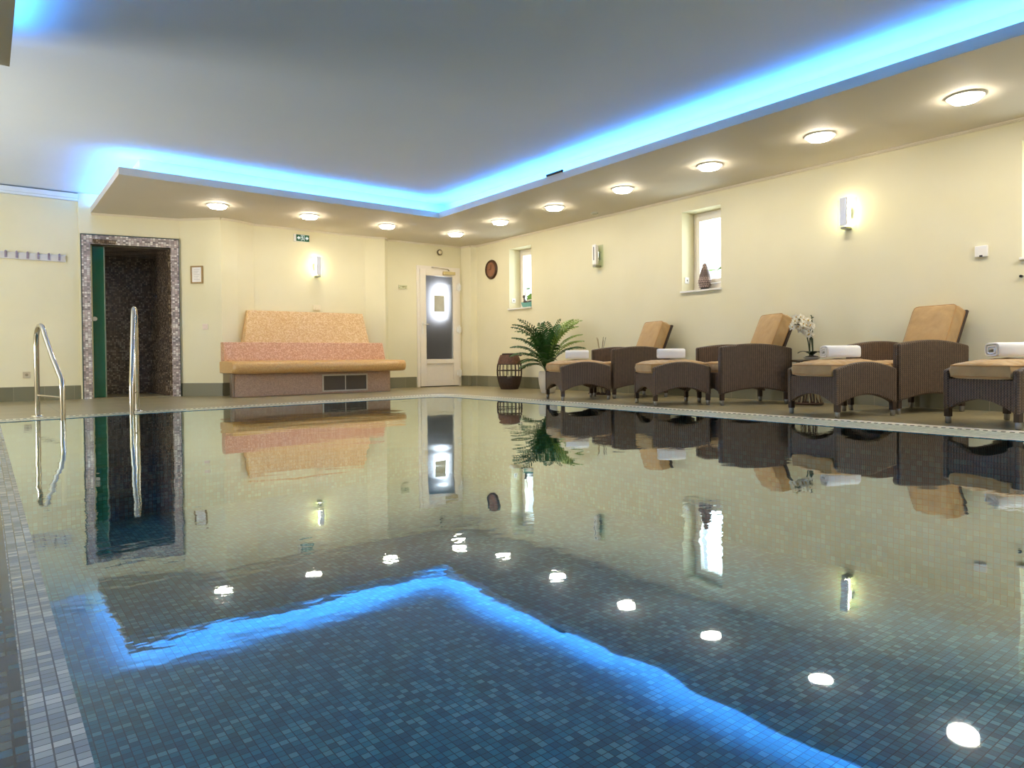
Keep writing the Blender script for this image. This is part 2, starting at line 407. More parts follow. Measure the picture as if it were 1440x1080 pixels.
# dropped soffits: right/back piece and left piece, each a slab with a lip and a bulkhead to the ceiling
SX, SY, SL = 5.215, 8.41, 1.19
m = MB()
m.box(SX+.03, XW+.02, -3.2, SY+.03, ZS, ZS+.04); m.box(SL+.03, XW+.02, SY+.03, 11.0, ZS, ZS+.04)
m.box(SX, SX+.03, -3.2, SY, ZS, ZS+.083); m.box(SL, SX+.03, SY, SY+.03, ZS, ZS+.083); m.box(SL, SL+.03, SY+.03, 10.88, ZS, ZS+.083)
struct(m.build('ceiling_soffit_right', SOFF))
m = MB(); m.box(SX+.24, XW+.02, -3.2, SY+.24, ZS+.04, ZC); m.box(SL+.24, XW+.02, SY+.24, 10.9, ZS+.04, ZC)
struct(m.build('ceiling_bulkhead_right', CEIL))
m = MB(); m.box(-.6, .148, -3.2, 5.74, ZS, ZS+.04); m.box(.148, .178, -3.2, 5.77, ZS, ZS+.083); m.box(-.6,.148, 5.74, 5.77, ZS, ZS+.083)
struct(m.build('ceiling_soffit_left', SOFF))
struct(MB().box(-.6, -.08, -3.2, 5.52, ZS+.04, ZC).build('ceiling_bulkhead_left', CEIL))
# LED strips lying in the coves
def strip(name, boxes, label):
    m = MB()
    for b_ in boxes: m.box(*b_)
    tag(m.build(name, LED), label, 'light strip')
zl0, zl1 = ZS+.05, ZS+.074
strip('led_strip', [(SX+.05, SX+.062, -3.1, SY+.06, zl0, zl1)], 'glowing blue light strip hidden in the long ceiling cove above the loungers')
strip('led_strip', [(SL+.06, SX+.05, SY+.05, SY+.062, zl0, zl1)], 'glowing blue light strip in the ceiling cove above the tiled bench')
strip('led_strip', [(SL+.04, SL+.052, SY+.07, 10.8, zl0+.028, ZS+.088)], 'short blue light strip in the cove end above the dark doorway')
strip('led_strip', [(.116, .128, -3.1, 5.68, zl0, zl1)], 'blue light strip over the left ceiling step at the upper left corner')

# ------------------------------------------------------------------ windows
wn_lab = ['small white framed window']
for i, (a_, b_) in enumerate(WINS[:3]):
    root = bpy.data.objects.new('window_%d' % (i+1), None); COL.objects.link(root); root.location = (XW+NX-.02, (a_+b_)/2, WZ0); struct(root)
    h, wd = WZ1-WZ0, (b_-a_)/2
    f = MB(); e = .055
    f.box(-.05,.03,-wd,-wd+e,0,h); f.box(-.05,.03,wd-e,wd,0,h); f.box(-.05,.03,-wd+e,wd-e,h-e,h); f.box(-.05,.03,-wd+e,wd-e,0,e+.04)
    f.build('window_frame', PVC, root, bevel=.004)
    s_ = MB(); q = e+.004; s2 = q+.05
    s_.box(-.075,0,-wd+q,-wd+s2,q+.04,h-q); s_.box(-.075,0,wd-s2,wd-q,q+.04,h-q); s_.box(-.075,0,-wd+s2,wd-s2,h-s2,h-q); s_.box(-.075,0,-wd+s2,wd-s2,q+.04,s2+.04)
    s_.build('window_sash', PVC, root, bevel=.004)
    MB().box(-.03,-.022,-wd+s2,wd-s2,s2+.04,h-s2).build('window_pane', GLASS, root)
    sill = MB().box(-NX-.015,-.03,-wd-.012,wd+.012,-.022,.0).build('window_sill', WHITE, root, bevel=.003)
# outside: lawn, hedge
struct(MB().box(XW+.32, 40, -20, 40, -.3, -.1).build('ground', plain('grass lawn', srgb(96,120,60), .9, var=.3)))
hd = MB()
for i in range(2200):
    c = Vector((15+random.uniform(-.8,.8), random.uniform(2,24), random.uniform(-.1,2.85)))
    a = random.uniform(0, 2*PI); r = random.uniform(.1,.2); d = Vector((math.cos(a),math.sin(a),random.uniform(-.6,.6)))*r; e = Vector((-d.y,d.x,r*random.uniform(.3,.9)))
    hd.add([c-d, c+e*.5, c+d, c-e*.5], [(0,1,2,3)])
o = hd.build('garden_hedge', LEAF2); tag(o, 'sunlit green hedge outside beyond the small windows', 'hedge'); o['kind'] = 'stuff'

# ------------------------------------------------------------------ steam room doorway
dvec = (DW1-DW0).normalized(); dn = Vector((-dvec.y, dvec.x)); ang = math.atan2(dvec.y, dvec.x)
MD = Matrix.Translation((DW0.x, DW0.y, 0)) @ Matrix.Rotation(ang, 4, 'Z'); WD = (DW1-DW0).length
root = bpy.data.objects.new('door_1', None); COL.objects.link(root); struct(root)
m = MB()
m.box(-.10, 0, -.03, .10, 0, 2.22, MD); m.box(WD, WD+.10, -.03, .10, 0, 2.22, MD); m.box(0, WD, -.03, .10, 2.10, 2.22, MD)
m.build('mosaic_surround', FRMOS, root)
m = MB()
for bx_ in ((-.112,-.10,-.035,.1,0,2.232), (WD+.10,WD+.108,-.035,.1,0,2.232), (-.10,WD+.10,-.035,.1,2.22,2.232)): m.box(*bx_, M=MD)
m.build('edge_trim', plain('dark steel edge', srgb(70,84,88), .35, .8), root)
# cabin behind the doorway, square to the hall
m = MB()
m.box(.6, 2.14, 12.05, 12.17, 0, 2.11); m.box(2.115, 2.235, 10.72, 12.05, 0, 2.11); m.box(.55, .67, 10.98, 12.05, 0, 2.11)
struct(m.build('wall_steam_cabin', DARKMOS))
struct(MB().box(.55, 2.235, 10.98, 12.17, 2.105, 2.16).box(1.2, 2.235, 10.74, 10.98, 2.105, 2.16).build('ceiling_steam_cabin', DARKMOS))
struct(MB().box(.67, 2.115, 11.98, 12.05, 0, .34).box(2.075, 2.115, 10.80, 11.98, 0, .34).build('trim_9', DARKMOS))
struct(MB().box(-.1, WD+.0, -.02, 1.5, -.02, .006, MD).build('floor_steam_cabin', DECK))
gd = MB().box(.004, .14, .107, .119, .01, 2.09, MD).build('glass_leaf', GREENG, root)
MB().box(.14, .155, .104, .122, .01, 2.09, MD).build('edge_strip', plain('aluminium edge', srgb(120,130,112), .4, .6), gd)
MB().lathe([(.014,0),(.014,.03),(.032,.03),(.034,.04),(.03,.05)], 20, MD @ Matrix.Translation((.03,.107,1.09)) @ Matrix.Rotation(PI/2, 4, 'X')).build('door_knob', DCHROME, gd, smooth=True)

# ------------------------------------------------------------------ white glazed door and the corridor behind
d2 = bpy.data.objects.new('door_2', None); COL.objects.link(d2); struct(d2); DY = 10.40
a2 = math.atan2(10.402-10.427, .88); M2 = Matrix.Translation((5.99,10.42,0)) @ Matrix.Rotation(a2, 4, 'Z'); W2 = .88
m = MB(); m.box(0,.05,-.01,.08,0,2.13,M2); m.box(W2-.05,W2,-.01,.08,0,2.13,M2); m.box(.05,W2-.05,-.01,.08,2.075,2.13,M2)
m.build('door_frame', PVC, d2, bevel=.003)
m = MB(); lx0, lx1 = .05, W2-.05
m.box(lx0,.165,-.035,.045,.015,2.075,M2); m.box(W2-.165,lx1,-.035,.045,.015,2.075,M2); m.box(.165,W2-.165,-.035,.045,1.96,2.075,M2)
m.box(.165,W2-.165,-.035,.045,.41,.49,M2); m.box(.165,W2-.165,-.035,.045,.015,.12,M2); m.box(.165,W2-.165,-.012,.03,.12,.41,M2)
m.build('door_leaf', PVC, d2, bevel=.004)
MB().box(.165,W2-.165,-.004,.004,.49,1.96,M2).build('door_glass', FROST, d2)
hd_ = MB(); hd_.box(.072,.102,-.047,-.035,.93,1.15,M2); hd_.tube([(.087,-.045,1.1),(.087,-.085,1.1),(.20,-.085,1.1)], .009, 10, M2)
hd_.build('door_handle', plain('white enamel', srgb(236,232,224), .3), d2, bevel=.002)
for z in (1.78, 1.02, .24):
    hh = MB(); hh.box(W2-.10,W2-.055,-.055,-.035,z-.05,z+.05,M2); hh.tube([Vector((W2-.045,-.052,z-.075)), Vector((W2-.045,-.052,z+.075))], .014, 10, M2); hh.box(W2-.04,W2-.005,-.05,-.01,z-.05,z+.05,M2)
    hh.build('hinge', WHITE, d2, bevel=.002)
m = MB(); m.box(.50,.74,-.085,-.036,1.99,2.045,M2); m.build('door_closer', plain('brass closer', srgb(214,196,140), .4, .3), d2, bevel=.004)
m = MB(); m.tube([(.62,-.06,2.06),(.60,-.06,2.085),(.27,-.05,2.105)], .008, 8, M2); m.build('closer_arm', CHROME, d2)
nt = MB().box(.34,.55,-.009,-.005,1.33,1.62,M2).build('paper_notice', plain('paper notice', srgb(196,196,180), .8), None)
tag(nt, 'pale paper notice stuck on the frosted door glass', 'notice')
m = MB(); m.box(5.85,5.9,10.56,13.0,0,2.5); m.box(7.1,7.15,10.56,13.0,0,2.5); m.box(5.85,7.15,13.0,13.05,0,2.5)
struct(m.build('wall_corridor', plain('grey corridor wall', srgb(196,188,180), .8)))
struct(MB().box(5.85,7.15,10.56,13.05,2.5,2.55).build('ceiling_corridor', CEIL)); struct(MB().box(5.85,7.15,10.46,13.05,-.06,-.0).build('floor_corridor', plain('corridor floor', srgb(96,88,80), .5)))
# glowing panel added in the corridor for the bright blur in the glass
cw = MB().box(7.085,7.098,11.28,11.56,1.3,1.9).build('corridor_window', emit('bright corridor window', (.88,.92,1,1), 9)); tag(cw, 'bright window glowing behind the frosted glass of the white door', 'window')

# ------------------------------------------------------------------ tiled bench
bt = thing('tiled_bench', 'long orange mosaic heated bench with rounded seat against the back wall', 'bench', (2.65,9.6,0))
def L(m, n, mt, **k): return m.build(n, mt, bt, **k)
m = MB(); m.box(.03, 2.38, 0, .08, 0, .32); m.box(.30, 2.38, .08, .60, 0, .32); L(m, 'bench_base', BBASE, bevel=.01)
m = MB(); m.box(-.0, .03, -.006, .09, 0, .32); L(m, 'steel_corner', plain('steel corner', srgb(150,132,124), .3, .8))
# seat: rounded nose slab (half-round front), stadium left end and overhanging right end
pr = []
for i in range(13):
    a = -PI/2 - PI*i/12; pr.append((-.15+.085*math.cos(a)*1.0, .405+.085*math.sin(a)))
prof = pr + [(.45,.50), (.45,.32)]
def seat():
    m = MB(); n = len(prof); xs = [(-.035,.55),(-.01,.82),(.03,.95),(.09,1)]+[(2.2,1),(2.38,1),(2.46,.98),(2.52,.9),(2.55,.7)]
    vs = []
    for x, sc in xs:
        for (y, z) in prof: vs.append((x, -.15+(y+.15)*(sc if y < -.15 else 1)+ (1-sc)*.05*(y < -.1), .405+(z-.405)*(sc*.35+.65)))
    fs = [(i*n+k, i*n+(k+1) % n, (i+1)*n+(k+1) % n, (i+1)*n+k) for i in range(len(xs)-1) for k in range(n)]
    fs += [tuple(range(n)), tuple((len(xs)-1)*n+k for k in range(n))[::-1]]
    return m.add(vs, fs)
L(seat(), 'bench_seat', SEAT, smooth=True)
m = MB(); m.add([(.0,.33,.495),(2.47,.33,.495),(2.47,.52,.495),(.0,.52,.495),(.0,.37,.76),(2.44,.37,.76),(2.44,.52,.76),(.0,.52,.76)], [(3,2,1,0),(4,5,6,7),(0,1,5,4),(1,2,6,5),(2,3,7,6),(3,0,4,7)])
L(m, 'lower_backrest', ROSE, bevel=.008)
m = MB(); m.add([(.31,.44,.74),(2.25,.44,.74),(2.25,.72,.74),(.31,.72,.74),(.41,.62,1.235),(2.22,.62,1.235),(2.22,.74,1.235),(.41,.74,1.235)], [(3,2,1,0),(4,5,6,7),(0,1,5,4),(1,2,6,5),(2,3,7,6),(3,0,4,7)])
L(m, 'upper_backrest', TERRA, bevel=.008)
g = MB(); x0, x1, z0, z1 = 1.27, 1.99, .03, .285; t_ = .022
g.box(x0,x1,-.012,.004,z0,z0+t_); g.box(x0,x1,-.012,.004,z1-t_,z1); g.box(x0,x0+t_,-.012,.004,z0+t_,z1-t_); g.box(x1-t_,x1,-.012,.004,z0+t_,z1-t_); g.box((x0+x1)/2-.006,(x0+x1)/2+.006,-.012,.004,z0+t_,z1-t_)
gf = L(g, 'vent_frame', plain('vent frame metal', srgb(196,188,172), .45, .3))
m = MB()
for i in range(9):
    z = z0+.03+i*.023; m.box(x0+t_, x1-t_, -.006, .002, z, z+.011)
m.box(x0+t_, x1-t_, -.0035, -.0005, z0+t_, z1-t_)
m.build('vent_louvres', plain('dark vent louvres', srgb(82,72,60), .5), gf)

# ------------------------------------------------------------------ ceiling lamps
def lampM():
    root = thing('ceiling_lamp', '', 'ceiling light'); 
    MB().lathe([(.105,-.0),(.13,-.0),(.13,-.012),(.108,-.016)], 32, cap=False).build('lamp_ring', WHITE, root, smooth=True)
    MB().lathe([(.104,-.002),(.104,-.03),(.09,-.042),(.05,-.05),(.0001,-.052)], 32).build('lamp_diffuser', LAMPE, root, smooth=True)
    return root
lampP = lampM()
LP = [(6.09,2.06),(6.09,3.23),(6.09,4.43),(6.085,5.66),(6.08,6.89),(6.07,8.09),(6.07,9.29),(4.86,9.32),(3.645,9.30),(2.437,9.34)]
LL = ['round glowing ceiling lamp nearest the camera at the right edge of the photo','round glowing ceiling lamp second from the right in the soffit row',
 'round glowing ceiling lamp third from the right, left of the right wall lamp','round glowing ceiling lamp above the second wicker lounger, fourth from the right',
 'round glowing ceiling lamp in front of the unlit wall lamp, fifth from the right','round glowing ceiling lamp just before the far small window','round glowing ceiling lamp in the far corner above the white door',
 'round glowing ceiling lamp left of the white door, above the right end of the bench','round glowing ceiling lamp above the exit sign and bench','leftmost round ceiling lamp, beside the mosaic doorway']
for i, (x, y) in enumerate(LP):
    o = lampP if i == 0 else copy_tree(lampP)
    o.location = (x, y, ZS); tag(o, LL[i], 'ceiling light', 'ceiling lamps in the soffit')

# ------------------------------------------------------------------ wall lamps (built facing -x in local coords, then turned)
def wall_lamp(loc, rot, lit, label, name='wall_lamp'):
    r = thing(name, label, 'wall lamp', loc, rot, 'wall lamps')
    MB().box(-.03,.0,-.035,.035,-.06,.06).build('wall_bracket', DCHROME, r, bevel=.003)
    MB().box(-.042,-.034,-.10,.10,-.17,.15).build('glass_plate', PLATEG, r)
    MB().tube([(-.065,0,-.125),(-.065,0,.14)], .024, 14).build('lamp_tube', SCONE if lit else WHITE, r, smooth=True)
    c = MB(); c.box(-.125,-.10,-.038,.038,-.135,.155); c.build('front_cover', WHITE if not lit else COVERL, r, bevel=.01)
    MB().box(-.128,-.122,-.007,.007,-.07,.12).build('cover_slot', SLOT if not lit else COVERL, r)
    c = MB(); c.box(-.12,-.0,-.03,.03,-.165,-.14); c.build('lamp_foot', plain('satin metal foot', srgb(150,150,140), .35, .8), r, bevel=.004)
    return r
t = NT('translucent white cover'); t.bsdf(srgb(214,220,236), .4, 0, .4); COVERL = t.m  # bluish look of a lit cover and its slot put into the colour
wall_lamp((XW, 3.44, 1.955), 0, True, 'lit wall lamp on the right wall above the third lounger')
wall_lamp((XW, 7.02, 1.96), 0, False, 'unlit white wall lamp between the two small windows')
wall_lamp((4.16, 10.37, 1.955), 90, True, 'lit wall lamp on the back wall above the bench')

# ------------------------------------------------------------------ small wall fittings
r = thing('exit_sign', 'green illuminated exit sign with two arrows under the soffit', 'sign', (3.93,10.365,2.38), 0)
MB().box(-.125,.115,-.03,.006,-.055,.055).build('sign_body', WHITE, r, bevel=.003)
MB().box(-.092,.112,-.034,-.03,-.05,.05).build('sign_panel', plain('dark green sign', srgb(18,92,60), .4), r)
wm = emit('sign white', (.9,1,.9,1), .8)
a_ = MB().prism([(-.082,0),(-.050,.03),(-.050,.012),(-.032,.012),(-.032,-.012),(-.050,-.012),(-.050,-.03)], -.037, -.0345, 'y'); a_.build('arrow', wm, r)
a_ = MB().prism([(.102,0),(.070,.03),(.070,.012),(.052,.012),(.052,-.012),(.070,-.012),(.070,-.03)], -.037, -.0345, 'y'); a_.build('arrow', wm, r)
a_ = MB(); a_.box(-.022,-.018,-.037,-.0345,-.042,.042); a_.box(-.018,.036,-.037,-.0345,.036,.042); a_.box(.030,.036,-.037,-.0345,-.042,.036)
a_.ball((.004,-.036,.026), (.007,.002,.007)); a_.prism([(-.006,.018),(.012,.016),(.016,-.004),(.004,-.008)], -.037, -.0345, 'y')
a_.prism([(.002,-.006),(.010,-.008),(-.002,-.040),(-.010,-.038)], -.037, -.0345, 'y'); a_.prism([(.008,-.006),(.014,-.006),(.026,-.024),(.020,-.030)], -.037, -.0345, 'y'); a_.prism([(-.006,.016),(-.004,.010),(-.016,-.002),(-.018,.004)], -.037, -.0345, 'y')
a_.build('running_figure', wm, r)
r = thing('wall_clock', 'round dark brown wall clock with reddish face left of the far window', 'clock', (XW,9.66,2.045), 0)
MX = Matrix.Rotation(-PI/2, 4, 'Y')
MB().lathe([(.125,0),(.165,0),(.17,.02),(.155,.04),(.125,.032)], 32, MX, cap=False).build('clock_case', plain('dark walnut', srgb(70,42,22), .4), r, smooth=True)
MB().lathe([(.13,.0),(.13,.022),(.0001,.024)], 32, MX).build('clock_face', plain('copper face', srgb(142,98,72), .5, var=.15), r, smooth=True)
m = MB(); m.box(-.03,-.026,-.004,.004,0,.085); m.box(-.03,-.026,-.0,.06,-.004,.004); m.build('clock_hands', plain('hands', srgb(60,34,22), .5), r)
r = thing('picture_frame', 'small framed notice between the mosaic doorway and the bench', 'picture')
pf = (Vector(back[4])-Vector(back[3])).normalized(); pa = math.atan2(pf.y, pf.x)
c = Vector(back[3]).lerp(Vector(back[4]), .42); r.location = (c.x, c.y, 1.725); r.rotation_euler[2] = pa
m = MB(); m.box(-.09,-.07,-.02,0,-.125,.125); m.box(.07,.09,-.02,0,-.125,.125); m.box(-.07,.07,-.02,0,.105,.125); m.box(-.07,.07,-.02,0,-.125,-.105); m.build('frame', plain('bronze frame', srgb(150,122,78), .4, .4), r, bevel=.002)
MB().box(-.07,.07,-.012,0,-.105,.105).build('sheet', plain('white sheet', srgb(236,232,228), .5), r)
m = MB()
for i in range(7): m.box(-.045,.045-(i % 3)*.015,-.0128,-.012,.07-i*.024,.075-i*.024)
m.build('printed_lines', plain('grey print', srgb(170,166,164), .8), r)
c = Vector(back[3]).lerp(Vector(back[4]), .6)
r = thing('light_switch', 'square light switch below the small framed notice', 'switch', (c.x,c.y,.985)); r.rotation_euler[2] = pa
MB().box(-.041,.041,-.012,0,-.041,.041).build('switch_plate', plain('cream switch', srgb(232,216,200), .4), r, bevel=.004); MB().box(-.026,.026,-.018,-.012,-.026,.026).build('rocker', plain('rocker', srgb(226,206,192), .4), r, bevel=.002)
r = thing('wall_socket', 'small grey socket low on the left wall behind the ladder', 'socket', (.45,10.924,.34))
MB().box(-.041,.041,-.014,0,-.041,.041).build('socket_plate', plain('beige socket', srgb(196,184,158), .4), r, bevel=.004); MB().lathe([(.018,0),(.018,.004),(.0001,.001)], 16, Matrix.Translation((0,-.013,0)) @ Matrix.Rotation(PI/2,4,'X')).build('socket_hole', plain('socket hole', srgb(150,138,116), .5), r)
r = thing('wall_outlet', 'small white outlet above the middle of the bench backrest', 'socket', (4.16,10.366,1.32))
MB().box(-.06,.06,-.014,0,-.04,.04).build('outlet_plate', plain('cream outlet', srgb(238,226,196), .4), r, bevel=.004); MB().box(-.03,.03,-.03,-.014,-.04,.0).build('outlet_lid', plain('cream outlet lid', srgb(232,220,190), .4), r, bevel=.003)
r = thing('door_sensor', 'round white sensor on the wall above the white door', 'sensor', (6.45,10.405,2.385))
MB().lathe([(.05,0),(.052,.02),(.044,.03)], 24, Matrix.Rotation(PI/2,4,'X')).build('sensor_ring', plain('dark sensor ring', srgb(88,74,48), .5), r, smooth=True)
MB().lathe([(.038,0),(.038,.03),(.026,.044),(.0001,.05)], 24, Matrix.Rotation(PI/2,4,'X')).build('sensor_dome', plain('ivory dome', srgb(222,210,176), .4), r, smooth=True)
r = thing('door_sign', 'small pale green sign plate left of the white door', 'sign', (5.72,10.425,1.735), -1.7)
MB().box(-.08,.08,-.008,0,-.032,.032).build('sign_plate', plain('pale green plate', srgb(206,204,160), .5), r)
m = MB(); m.prism([(-.074,.016),(-.03,.004),(-.03,.012)], -.0095,-.008,'y'); m.prism([(-.074,-.022),(-.03,-.004),(-.074,-.010)], -.0095,-.008,'y'); m.prism([(-.03,.006),(.0,.014),(.07,.012),(.07,.002),(.03,-.002),(.012,-.014),(-.012,-.010)], -.0095,-.008,'y'); m.box(.036,.06,-.0095,-.008,-.024,-.012)
m.build('arrow_marks', plain('olive print', srgb(150,146,98), .6), r)
r = thing('thermostat', 'square white thermostat box on the wall at the right edge', 'thermostat', (XW+.001,2.255,1.42))
MB().box(-.03,0,-.05,.05,-.05,.05).build('thermostat_case', WHITE, r, bevel=.006); MB().box(-.032,-.03,-.012,.012,-.05,-.035).build('thermostat_dial', BLACK, r)
for yy, z, lb in ((9.17,1.47,'small white switch in the side of the far window niche'), (5.56,1.475,'small white switch in the side of the middle window niche')):
    r = thing('niche_switch', lb, 'switch', (XW+.09, yy, z), 0, 'switches in the window niches')
    MB().box(-.04,.04,-.01,0,-.04,.04).build('switch_plate', WHITE, r, bevel=.004); MB().box(-.008,.008,-.012,-.01,-.012,.012).build('switch_button', plain('grey button', srgb(90,88,76), .5), r)
# coat rack
r = thing('coat_rack', 'white coat rack board with mauve grey pegs on the left wall', 'coat rack', (.3,10.92,1.885), -.4)
MB().box(-.75,.60,-.02,0,-.045,.045).build('rack_board', plain('rack board pale', srgb(210,208,206), .4), r, bevel=.003)
for i in range(9):
    x = .53-i*.115
    m = MB(); m.box(x-.012,x+.012,-.03,-.02,-.03,.055); m.tube([(x,-.028,.03),(x,-.06,.035),(x,-.07,.055)], .006, 8); m.build('peg', plain('mauve peg', srgb(150,138,160), .4), r)
# soffit details
r = thing('cove_sensor', 'small black sensor on the edge of the ceiling cove', 'sensor', (SX-.005,5.9,ZS+.095))
MB().box(-.012,.012,-.14,.14,-.012,.012).build('sensor_bar', BLACK, r, bevel=.006); MB().ball((0,-.13,0), .016).build('sensor_end', BLACK, r, smooth=True)
r = tag(MB().lathe([(.05,-.0),(.05,-.012),(.03,-.02),(.0001,-.02)], 24).build('ceiling_valve', plain('grey valve', srgb(170,168,146), .5), None, smooth=True), 'small grey disc in the soffit by the right wall', 'air valve'); r.location = (6.8,6.86,ZS)
tag(MB().tube([(XW-.03,1.96,1.17),(XW,1.96,1.17)], .012, 10).build('wall_hook', BLACK), 'tiny black hook on the wall at the right edge below the near window', 'hook')

# ------------------------------------------------------------------ pool ladder handrails
lad = thing('pool_ladder', 'polished steel pool ladder with two curved handrails at the far pool edge', 'ladder', (.8,7.5,0))
lad.location = (0,0,0)
def rail(a, top, kink, name):
    A = Vector((*a,0)); K = Vector(kink); Bt = Vector((K.x,K.y,-.75)); R = .022
    T = Vector(top); d = Vector((K.x-A.x, K.y-A.y, 0)); dl = d.normalized()
    pts = [A, A+Vector((0,0,T.z-.20))]
    c0 = A+Vector((0,0,T.z-.15)); rad = .13
    for i in range(1, 9):
        a_ = PI - i*(PI*.86)/8; pts.append(c0 + dl*(rad+rad*math.cos(a_)) + Vector((0,0,.15*math.sin(a_))))
    pts += [pts[-1].lerp(K, .5), K+Vector((0,0,.05))-dl*.018, K-Vector((0,0,.03))]
    pts += [Bt]
    rl = MB().tube(pts, R, 16).build('handrail', CHROME, lad, smooth=True)
    MB().lathe([(.024,0),(.052,0),(.05,.006),(.026,.012)], 24, Matrix.Translation(A), cap=False).build('flange', DCHROME, rl, smooth=True)
    z = .197; MB().tube([A+Vector((0,0,z)), Vector((K.x,K.y,z))], .008, 10).build('cross_bar', CHROME, rl, smooth=True)
rail((.402,7.85), (0,0,.85), (.548,7.15,.30), 'l')
rail((1.24,7.86), (0,0,1.04), (1.115,7.35,.28), 'r')
for z in (-.2,-.45,-.7):
    MB().box(0,.6,-.04,.04,-.015,.015, Matrix.Translation((.548,7.15,z)) @ Matrix.Rotation(math.atan2(.2,.567),4,'Z')).build('tread', CHROME, lad, bevel=.004)

# ------------------------------------------------------------------ wicker furniture
def arc(x0, x1, z0, zm, z1, n=12):
    out = []
    for i in range(n+1):
        f = i/n; base = z0*(1-f)+z1*f; out.append((x0+(x1-x0)*f, base + (zm-(z0+z1)/2)*math.sin(PI*f)))
    return out
def cushion(lx, ly, h, dome=.5, n=16, seed=1, edge=.06, pw=5):
    """boxed cushion centred on origin: rounded outline, side band of height edge, puffed and slightly creased faces"""
    rnd = random.Random(seed); ph = [rnd.uniform(0, 6) for _ in range(6)]
    m = MB(); N = n; vs = []; top = {}; bot = {}
    for sgn, store in ((1, top), (-1, bot)):
        for i in range(N+1):
            for j in range(N+1):
                u = math.sin((i/N-.5)*PI); v = math.sin((j/N-.5)*PI)
                t_ = max(0, (1-abs(u)**pw)*(1-abs(v)**pw))**.45
                z = sgn*(edge/2 + (h-edge)/2*t_*(1-dome+dome*(1-u*u*.6)*(1-v*v*.5)))
                if sgn > 0: z += (.005*math.sin(7*u+3*v+ph[0]) + .003*math.sin(13*v+4*u+ph[1]))*t_
                if i in (0, N) or j in (0, N): z += .004*math.sin(21*(u-v)+ph[2])
                rc = 1-.035*(abs(u)*abs(v))**6
                store[i,j] = len(vs); vs.append((u*lx/2*rc, v*ly/2*rc, z))
    fs = []
    for i in range(N):
        for j in range(N):
            fs.append((top[i,j], top[i+1,j], top[i+1,j+1], top[i,j+1])); fs.append((bot[i,j+1], bot[i+1,j+1], bot[i+1,j], bot[i,j]))
    bd = [(i,0) for i in range(N)]+[(N,j) for j in range(N)]+[(i,N) for i in range(N,0,-1)]+[(0,j) for j in range(N,0,-1)]
    mid = {}
    for q, (i, j) in enumerate(bd):
        a, b = Vector(vs[top[i,j]]), Vector(vs[bot[i,j]]); c = (a+b)/2; o_ = Vector((c.x/(lx/2), c.y/(ly/2), 0)); bul = .008+.006*math.sin(q*2.4+ph[3])
        mid[i,j] = len(vs); vs.append(c+Vector((bul*round(o_.x*.51+(.01 if o_.x > 0 else -.01)), bul*round(o_.y*.51+(.01 if o_.y > 0 else -.01)), 0)))
    for q in range(len(bd)):
        a, b = bd[q], bd[(q+1) % len(bd)]
        fs.append((mid[a], mid[b], top[b], top[a])); fs.append((bot[a], bot[b], mid[b], mid[a]))
    m.add(vs, fs); return m
def pipe_ring(lx, ly, r=.005, edge=.06):
    m = MB()
    for z in (-edge/2, edge/2):
        pts = []
        for i in range(48):
            a = 2*PI*i/48; c, s_ = math.cos(a), math.sin(a); e = .14
            pts.append((lx/2*math.copysign(abs(c)**e, c), ly/2*math.copysign(abs(s_)**e, s_), z))
        m.tube(pts, r, 6, closed=True)
    return m
def put(mb, M): mb.v = [M @ v for v in mb.v]; return mb
CAP = plain('grey caster metal', srgb(150,150,150), .35, .7)
def make_legs(root, L_, W_, z=.16):
    for x in (0, L_):
        for y in (0, W_):
            lg = MB().box(x-.02,x+.02,y-.02,y+.02,.05,z).build('leg', WICKD, root, bevel=.004)
            MB().lathe([(.013,.0),(.02,.006),(.02,.045),(.015,.06)], 14, Matrix.Translation((x,y,0))).build('foot', CAP, lg, smooth=True)
def make_ottoman(seed=1):
    r = thing('ottoman', '', 'ottoman'); L_, W_ = .58, .52
    for y in (0, W_):
        m = MB().strip(arc(-.025, L_+.025, .395, .455, .395), arc(-.025, L_+.025, .10, .185, .10), y-.024, y+.024)
        m.build('side_panel', WICK, r, bevel=.012)
    for x in (0, L_):
        m = MB().strip(arc(.0, W_, .33, .335, .33), arc(.0, W_, .10, .19, .10), x-.02, x+.02, 'x'); m.build('end_panel', WICK, r, bevel=.006)
    MB().box(.02,L_-.02,.02,W_-.02,.28,.315).build('seat_deck', WICKD, r)
    make_legs(r, L_, W_)
    c = put(cushion(L_+.07, W_-.06, .175, .5, seed=seed, edge=.075), Matrix.Translation((L_/2, W_/2, .388))).build('cushion', CUSH, r, smooth=True)
    put(pipe_ring(L_+.07, W_-.06, edge=.078), Matrix.Translation((L_/2, W_/2, .388))).build('piping', PIPE, c, smooth=True)
    return r
